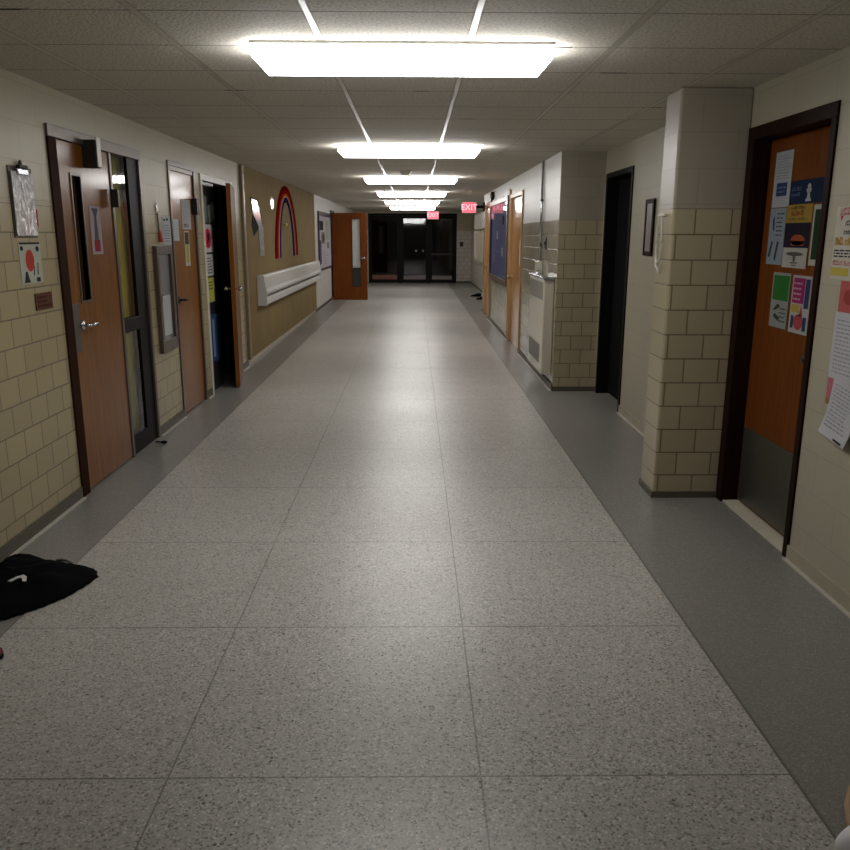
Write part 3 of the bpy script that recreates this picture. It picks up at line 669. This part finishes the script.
# picture frame in recess
pf = root('framed_picture', 'dark framed narrow picture on the cream wall behind the tile pillar', 'picture frame')
a, b = XR - .018, XR - .001
(MB().box(a, b, 6.56, 6.60, 1.46, 1.91, .004).box(a, b, 6.765, 6.80, 1.46, 1.91, .004).box(a, b, 6.60, 6.765, 1.875, 1.91, .004).box(a, b, 6.60, 6.765, 1.46, 1.495, .004)).build('frame', M_WOODD, pf)
MB().box(XR - .012, XR - .002, 6.60, 6.765, 1.495, 1.875).build('picture', pm('brown_photo', (.26, .22, .21), .4, var=.5, scale=8), pf)
# cord on pillar
cd = root('looped_lanyard', 'pale looped cord hanging from a hook on the tile pillar edge', 'cord')
px = 1.505
MB().cyl((1.51, 4.98, 1.74), (1.495, 4.98, 1.74), .006).box(1.495, 1.51, 4.90, 5.04, 1.735, 1.75, .003).build('hook', M_CREAMF, cd)
MB().tube([(1.497, 4.93 + .05 * math.sin(i / 24 * 2 * math.pi) + .05, 1.60 + .14 * math.cos(i / 24 * 2 * math.pi)) for i in range(25)], .006, 8).tube([(1.495, 5.02, 1.5), (1.493, 5.0, 1.44), (1.497, 4.93, 1.40), (1.493, 4.90, 1.46)], .006).build('loop', M_CREAMF, cd)

# water cooler
wc = root('drinking_fountain', 'cream metal drinking fountain on the corner of the right wall', 'drinking fountain')
M_CF = pm('fountain_enamel', (.55, .52, .42), .3, var=.05)
X0 = 1.362; X1 = XB - .001
MB().box(X0, X1, 8.45, 9.50, .16, 1.165, .012).build('cabinet', M_CF, wc)
MB().box(X0 - .012, X1, 8.43, 9.52, 1.165, 1.195, .01).build('basin_top', M_CHROME, wc)['label'] = 'shiny steel basin top'
MB().box(X1 - .06, X1, 9.28, 9.50, 1.195, 1.33, .008).build('back_box', M_CF, wc)
MB().tube([(X0 + .05, 9.30, 1.195), (X0 + .05, 9.30, 1.23), (X0 + .05, 9.25, 1.25), (X0 + .05, 9.21, 1.235)], .009).build('spout', M_CHROME, wc)
MB().box(X0 - .004, X0 + .002, 8.50, 9.45, .95, 1.14, .002).build('front_panel', pm('grey_front_panel', (.30, .29, .26), .35, .3), wc)
m2 = MB().box(X0 - .003, X0 + .001, 8.60, 9.40, .26, .48)
gr = m2.build('grille', pm('grille_frame', (.42, .40, .33), .4), wc)
for i in range(9): MB().box(X0 - .007, X0 - .003, 8.62, 9.38, .275 + i * .022, .285 + i * .022).build('louver', M_DGREY, gr)
# conduit and switch
cn = root('wall_conduit', 'thin metal conduit running up from the drinking fountain', 'conduit')
MB().cyl((XB - .016, 9.42, 1.332), (XB - .016, 9.42, H - .003), .013).build('pipe', M_CHROME, cn, True)
for z in (1.5, 2.0): MB().box(XB - .034, XB - .001, 9.39, 9.45, z, z + .025, .003).build('strap', M_STEEL, cn)
sw = root('light_switch', 'dark switch plate on the right wall above the drinking fountain', 'switch')
MB().box(XB - .008, XB - .001, 9.08, 9.20, 1.47, 1.60, .002).build('plate', M_DGREY, sw)
MB().box(XB - .016, XB - .008, 9.125, 9.155, 1.52, 1.555, .002).build('toggle', M_BLACK, sw)
# display case
dc = root('display_case', 'glazed display case with navy backing and wood frame on the right wall', 'display case')
a, b = XB - .05, XB - .001
(MB().box(a, b, 12.62, 12.72, .84, 2.22, .004).box(a, b, 15.42, 15.52, .84, 2.22, .004).box(a, b, 12.72, 15.42, 2.14, 2.22, .004).box(a, b, 12.72, 15.42, .84, .92, .004)).build('frame', pm('bronze_frame', (.12, .08, .05), .35, .3), dc)
MB().box(XB - .012, XB - .001, 12.72, 15.42, .92, 2.14).build('backing', pm('navy_felt', (.12, .14, .34), .8, var=.5, scale=9), dc)
MB().box(XB - .040, XB - .034, 12.72, 15.42, .92, 2.14).build('pane', glass('thin_case_glass', (.95, .95, .95), 1.12, .01), dc)
for i, (y, z, c, nm) in enumerate(((14.4, 1.62, (.6, .62, .6), 'pale card pinned high in the navy display case'), (13.5, 1.86, (.02, .02, .02), 'black card pinned top in the navy display case'), (13.55, 1.35, (.55, .6, .5), 'white tag pinned in the middle of the navy display case'), (14.9, 1.2, (.3, .3, .4), 'grey card pinned low in the navy display case'))):
    paper('card', nm, 'card', 'R', XB - .012, y - .1, y + .1, z - .07, z + .07, c)
for y, lb in ((12.56, 'light oak post on the near side of the display case'), (15.62, 'light oak post on the far side of the display case')):
    tag(MB().box(XB - .03, XB - .001, y - .035, y + .035, .08, 2.3, .004).build('wood_post', M_OAK), lb, 'wood post')
paper('notice', 'white paper notice on the orange door beyond the fountain', 'notice', 'R', XB + .02, 11.25, 11.55, 1.2, 1.55, (.6, .58, .5), [(GREY, words(.1, .9, .1, .9, 7, .3, 40), 'print')])
bl = root('alarm_bell', 'round dark alarm bell high on the right wall above the display case', 'alarm bell')
MB().cyl((XB - .001, 15.3, 2.33), (XB - .03, 15.3, 2.33), .05).build('mount', M_DGREY, bl, True)
MB().ball((XB - .03, 15.3, 2.33), .085, (.5, 1, 1)).build('gong', pm('dark_bell_metal', (.06, .03, .03), .35, .5), bl, True)

# far right recess: cabinets, shoes, switch
wcx = root('wall_cabinet', 'pale upper wall cabinet at the far right before the entrance', 'cabinet')
MB().box(1.80, 1.949, 20.9, 24.5, 1.78, 2.22, .01).build('body', M_CREAMF, wcx)
for k in range(3): MB().box(1.79, 1.80, 20.95 + k * 1.19, 22.08 + k * 1.19, 1.80, 2.20, .004).build('door', M_CREAMF, wcx)
wcx = root('wall_cabinet', 'pale tall wall cabinet below the upper one at the far right', 'cabinet')
MB().box(1.80, 1.949, 20.9, 24.5, .9, 1.74, .01).build('body', pm('beige_cabinet', (.48, .43, .34), .45), wcx)
for k in range(3): MB().box(1.79, 1.80, 20.95 + k * 1.19, 22.08 + k * 1.19, .93, 1.71, .004).build('door', MATS['beige_cabinet'], wcx)
sw = root('light_switch', 'small dark switch on the end wall right of the entrance', 'switch')
MB().box(1.56, 1.68, YE - .01, YE - .001, 1.24, 1.40, .002).build('plate', M_DGREY, sw)
MB().box(1.605, 1.635, YE - .02, YE - .01, 1.30, 1.34).build('toggle', M_BLACK, sw)

def shoe(name, label, loc, rz, L_=.29, upper=M_BLACK, sole=M_BLKM, group=None, hgt=.10):
    r = root(name, label, 'shoe', group); r.location = loc; r.rotation_euler[2] = rz
    secs = [(0, .030, .085), (.12, .036, hgt), (.3, .036, hgt * .98), (.48, .040, hgt * .78), (.68, .046, hgt * .6), (.85, .044, hgt * .5), (.96, .030, hgt * .36), (1, .012, hgt * .24)]
    for nm, mat, z0, f in (('sole', sole, 0, None), ('upper', upper, .018, 1)):
        m2 = MB(); rings = []
        for s, w, h in secs:
            ring = []
            for k in range(14):
                a = 2 * math.pi * k / 14
                ww = w * (1.08 if nm == 'sole' else 1)
                top = .02 if nm == 'sole' else h
                ring.append(m2.bm.verts.new((s * L_, math.cos(a) * ww, z0 + (top - z0) * (.5 + .5 * math.sin(a)))))
            rings.append(ring)
        for q, w_ in zip(rings, rings[1:]):
            for k in range(14): m2.bm.faces.new((q[k], q[(k + 1) % 14], w_[(k + 1) % 14], w_[k]))
        m2.bm.faces.new(rings[0][::-1]); m2.bm.faces.new(rings[-1])
        m2.build(nm, mat, r, True)
    m2 = MB()
    for k in range(4):
        xx = L_ * (.42 + k * .07); z = hgt * (.93 - k * .09)
        m2.tube([(xx, -.02, z - .01), (xx, 0, z + .004), (xx + .01, .02, z - .01)], .0035, 6)
    m2.build('laces', M_DGREY, r)
    return r
shoe('shoe', 'black shoe lying nearer, on the floor at the far right wall', (1.90, 20.75, 0), math.pi, .30, group=None)
shoe('shoe', 'black shoe lying behind its partner by the far right wall', (1.80, 21.7, 0), math.pi - .3, .28)
shoe('shoe', 'red and black shoe toe at the left picture edge below the jacket', (-1.905, 2.84, 0), 0, .29, pm('red_shoe_fabric', (.14, .02, .02), .8), M_BLACK)
o = MB().ball((-1.99, 6.14, .014), .016, (1.7, 1.1, .8)).cyl((-2.06, 6.16, .012), (-1.99, 6.14, .014), .006).build('door_stop', M_BLACK, None, True)
tag(o, 'tiny black rubber door stop on the floor under the sidelight', 'door stop')

# jacket heap
jk = root('jacket', 'black jacket lying crumpled on the floor at the left wall', 'jacket')
out = [(-2.07, 3.20), (-1.90, 3.05), (-1.76, 3.16), (-1.66, 3.27), (-1.59, 3.38), (-1.55, 3.50), (-1.532, 3.60), (-1.58, 3.69), (-1.67, 3.73), (-1.77, 3.755), (-1.86, 3.79), (-1.95, 3.86), (-2.02, 3.87), (-2.075, 3.80), (-2.08, 3.5)]
m2 = MB(); cxj, cyj = -1.86, 3.46
rnd = random.Random(3)
def outline(a):
    # distance to outline polygon along angle
    best = .3
    dx, dy = math.cos(a), math.sin(a)
    for (xa, ya_), (xb, yb_) in zip(out, out[1:] + out[:1]):
        ex, ey = xb - xa, yb_ - ya_; den = dx * ey - dy * ex
        if abs(den) < 1e-9: continue
        t_ = ((xa - cxj) * ey - (ya_ - cyj) * ex) / den; u_ = ((xa - cxj) * dy - (ya_ - cyj) * dx) / den
        if t_ > 0 and -.001 <= u_ <= 1.001: best = t_
    return best
na, nr = 96, 18; rings = []
for j in range(1, nr + 1):
    ring = []
    for i in range(na):
        a = 2 * math.pi * i / na; f = j / nr; R = outline(a) * f * (1 + .012 * math.sin(i * 2.3))
        x, y = cxj + math.cos(a) * R, cyj + math.sin(a) * R
        z = .085 * (1 - f ** 3.2) + .010 * math.sin(x * 31 + y * 12) * (1 - f) + .012 * math.sin(y * 37 - x * 22 + 1) * (1 - f ** 2) + .014 * math.sin(a * 5 + f * 4) * f * (1 - f) * 2
        ring.append(m2.bm.verts.new((x, y, max(z, .006) if j < nr else .004)))
    rings.append(ring)
cvt = m2.bm.verts.new((cxj, cyj, .09))
for i in range(na): m2.bm.faces.new((cvt, rings[0][i], rings[0][(i + 1) % na]))
for q, w_ in zip(rings, rings[1:]):
    for i in range(na): m2.bm.faces.new((q[i], w_[i], w_[(i + 1) % na], q[(i + 1) % na]))
m2.bm.faces.new([v for v in rings[-1]][::-1])
m2.build('body', pm('black_nylon', (.004, .004, .005), .85, bump=.25, bscale=25, spec=.04), jk, True)
m2 = MB()
P_ = [(-1.828, 3.335), (-1.812, 3.385), (-1.79, 3.405), (-1.766, 3.385), (-1.745, 3.335), (-1.762, 3.335), (-1.778, 3.366), (-1.79, 3.376), (-1.803, 3.366), (-1.812, 3.335)]
m2.prism([(x, y, .099) for x, y in P_], (0, 0, .004))
m2.build('logo_patch', pm('white_print', (.6, .6, .62), .6), jk)['label'] = 'small white printed mark'
MB().tube([(-1.80, 3.752, .022), (-1.77, 3.757, .028), (-1.74, 3.748, .026), (-1.715, 3.735, .018)], .009, 8).build('edge_piece', pm('grey_edge_piece', (.26, .25, .23), .7), jk, True)  # grey piece added at the jacket edge for a floor-coloured gap

# white sack bottom right
bg = root('cloth_bag', 'white cloth bag with tan strap cut off at the lower right corner', 'bag')
m2 = MB().ball((1.192, 1.75, .056), .065, (1.25, 1.1, .86), 28)
for v in m2.bm.verts:
    v.co.z = max(.002, v.co.z + .006 * math.sin(v.co.x * 60) * math.cos(v.co.y * 45)); v.co.x += .004 * math.sin(v.co.y * 70)
m2.build('bag', pm('white_cloth', (.80, .77, .80), .8), bg, True)
MB().tube([(1.20, 1.80, .03), (1.212, 1.87, .035), (1.25, 1.95, .03), (1.305, 2.03, .02), (1.36, 2.06, .016)], .016, 8).build('strap', pm('tan_strap', (.36, .23, .12), .6), bg, True)

# ------------------------------------------------------------------ ceiling things
M_EMIT = None
def emit_mat():
    m, t, o = nt('fluorescent_diffuser')
    e = N(t, 'Emission'); e.inputs[0].default_value = (1, .98, .96, 1)
    w = N(t, 'TexWave'); w.inputs['Scale'].default_value = 30; w.inputs['Distortion'].default_value = 0
    oc, _ = objcoord(t); L(t, oc, w.inputs[0])
    mr = N(t, 'MapRange'); L(t, w.outputs[1], mr.inputs[0]); mr.inputs[3].default_value = EM * .97; mr.inputs[4].default_value = EM
    L(t, mr.outputs[0], e.inputs[1]); L(t, e.outputs[0], o.inputs[0]); return m
EM = 20.0
M_EMIT = emit_mat()
LAB = ['nearest', 'second nearest', 'third nearest', 'third farthest', 'second farthest', 'farthest']
proto = None
for i in range(6):
    y = 3.90 + 4.06 * i
    if proto is None:
        r = root('ceiling_light'); xa, xb = -.715, .612
        MB().box(xa - .004, xb + .004, -.15, .15, -.012, -.001, .002).build('housing', pm('white_pan', (.7, .7, .68), .4), r)
        prof = [(-.145, -.012), (-.145, -.055), (-.11, -.095), (.115, -.095), (.15, -.055), (.15, -.012)]
        m2 = MB()
        ringsL = []
        for x, k in ((xa + .012, 1), (xa + .012, 1), (xb - .012, 1)):
            pass
        def sec(x, drop): return [m2.bm.verts.new((x, a * (1 if drop else .92), b if not drop else b)) for a, b in prof]
        s0 = [m2.bm.verts.new((xa, a, max(b, -.058))) for a, b in prof]
        s1 = [m2.bm.verts.new((xa + .035, a, b)) for a, b in prof]
        s2 = [m2.bm.verts.new((xb - .035, a, b)) for a, b in prof]
        s3 = [m2.bm.verts.new((xb, a, max(b, -.058))) for a, b in prof]
        for q, w_ in ((s0, s1), (s1, s2), (s2, s3)):
            for k in range(5): m2.bm.faces.new((q[k], q[k + 1], w_[k + 1], w_[k]))
        m2.bm.faces.new(s0); m2.bm.faces.new(s3[::-1])
        m2.build('diffuser', M_EMIT, r)
        proto = r
    else:
        r = proto.copy(); COL.objects.link(r)
        for ch in list(proto.children):
            c2 = ch.copy(); COL.objects.link(c2); c2.parent = r
    r.location = (0, y, H)
    tag(r, 'white wraparound fluorescent fixture, %s of the six in the ceiling row' % LAB[i], 'ceiling light', 'fluorescent fixtures in a row along the ceiling')
sd = root('smoke_detector', 'small round smoke detector between the second and third fixtures', 'smoke detector')
MB().cyl((-.12, 11.0, H - .001), (-.12, 11.0, H - .02), .075).build('base', M_CREAMF, sd, True)
MB().cyl((-.12, 11.0, H - .02), (-.12, 11.0, H - .05), .065, .045).build('cover', M_CREAMF, sd, True)
# exit signs
def exit_sign(x0, x1, y, z0, z1, label, arm):
    r = root('exit_sign', label, 'exit sign')
    MB().box(x0, x1, y, y + .06, z0, z1, .006).build('case', pm('sign_case', (.55, .5, .48), .4), r)
    MB().box(x0 + .012, x1 - .012, y - .003, y, z0 + .012, z1 - .012).build('face', pm('lit_red_face', (1, .16, .22), .4, emit=.75), r)
    cu = bpy.data.curves.new('EXIT', 'FONT'); cu.body = 'EXIT'; cu.size = (z1 - z0) * .72; cu.align_x = 'CENTER'; cu.align_y = 'CENTER'; cu.extrude = .001
    ob = bpy.data.objects.new('lettering', cu); COL.objects.link(ob); ob.parent = r
    ob.location = ((x0 + x1) / 2, y - .005, (z0 + z1) / 2); ob.rotation_euler = (math.pi / 2, 0, 0)
    ml = pm('lit_letters', (1, .50, .56), .4, emit=1.3)
    bpy.context.view_layer.update(); me = bpy.data.meshes.new_from_object(ob); me.materials.clear(); me.materials.append(ml)
    mo = bpy.data.objects.new('lettering', me); COL.objects.link(mo); mo.parent = r; mo.location = ob.location; mo.rotation_euler = ob.rotation_euler; bpy.data.objects.remove(ob)
    if arm == 'wall': MB().box(x1 + .001, 1.475, y + .02, y + .05, z0 + .10, z0 + .16, .004).box(1.445, 1.475, y - .03, y + .09, z0 + .04, z0 + .22, .004).build('bracket', M_BLACK, r)
    else: MB().cyl(((x0 + x1) / 2, y + .03, z1), ((x0 + x1) / 2, y + .03, H - .012), .012).cyl(((x0 + x1) / 2, y + .03, H - .012), ((x0 + x1) / 2, y + .03, H - .001), .05).build('stem', M_CREAMF, r)
exit_sign(1.00, 1.30, 17.25, 2.07, 2.30, 'lit red exit sign on a wall bracket at the right', 'wall')
exit_sign(.40, .76, 25.6, 2.10, 2.35, 'lit red exit sign hanging from the ceiling near the entrance', 'ceil')

# ------------------------------------------------------------------ world, camera
w = bpy.data.worlds.new('World'); SC.world = w; w.use_nodes = True
w.node_tree.nodes['Background'].inputs[0].default_value = (.05, .05, .07, 1)
w.node_tree.nodes['Background'].inputs[1].default_value = .05
f = 795.; pitch, yaw, roll = math.radians(13.435), math.radians(.784), math.radians(.17)
F_ = Vector((math.sin(yaw) * math.cos(pitch), math.cos(yaw) * math.cos(pitch), -math.sin(pitch)))
R_ = Vector((math.cos(yaw), -math.sin(yaw), 0)); U_ = R_.cross(F_)
R2 = math.cos(roll) * R_ + math.sin(roll) * U_; U2 = -math.sin(roll) * R_ + math.cos(roll) * U_
cam = bpy.data.cameras.new('camera'); co_ = bpy.data.objects.new('camera', cam); COL.objects.link(co_)
Mx = Matrix((R2, U2, -F_)).transposed().to_4x4(); Mx.translation = Vector((0, 0, 1.62)); co_.matrix_world = Mx
cam.sensor_width = 36; cam.lens = f / 850 * 36; cam.clip_start = .05
SC.camera = co_
SC.view_settings.view_transform = 'Standard'; SC.view_settings.look = 'None'; SC.view_settings.gamma = 1
SC.view_settings.use_curve_mapping = False; SC.view_settings.exposure = 0
try:
    SC.cycles.use_denoising = True; SC.cycles.max_bounces = 8; SC.cycles.sample_clamp_indirect = 8
except Exception: pass
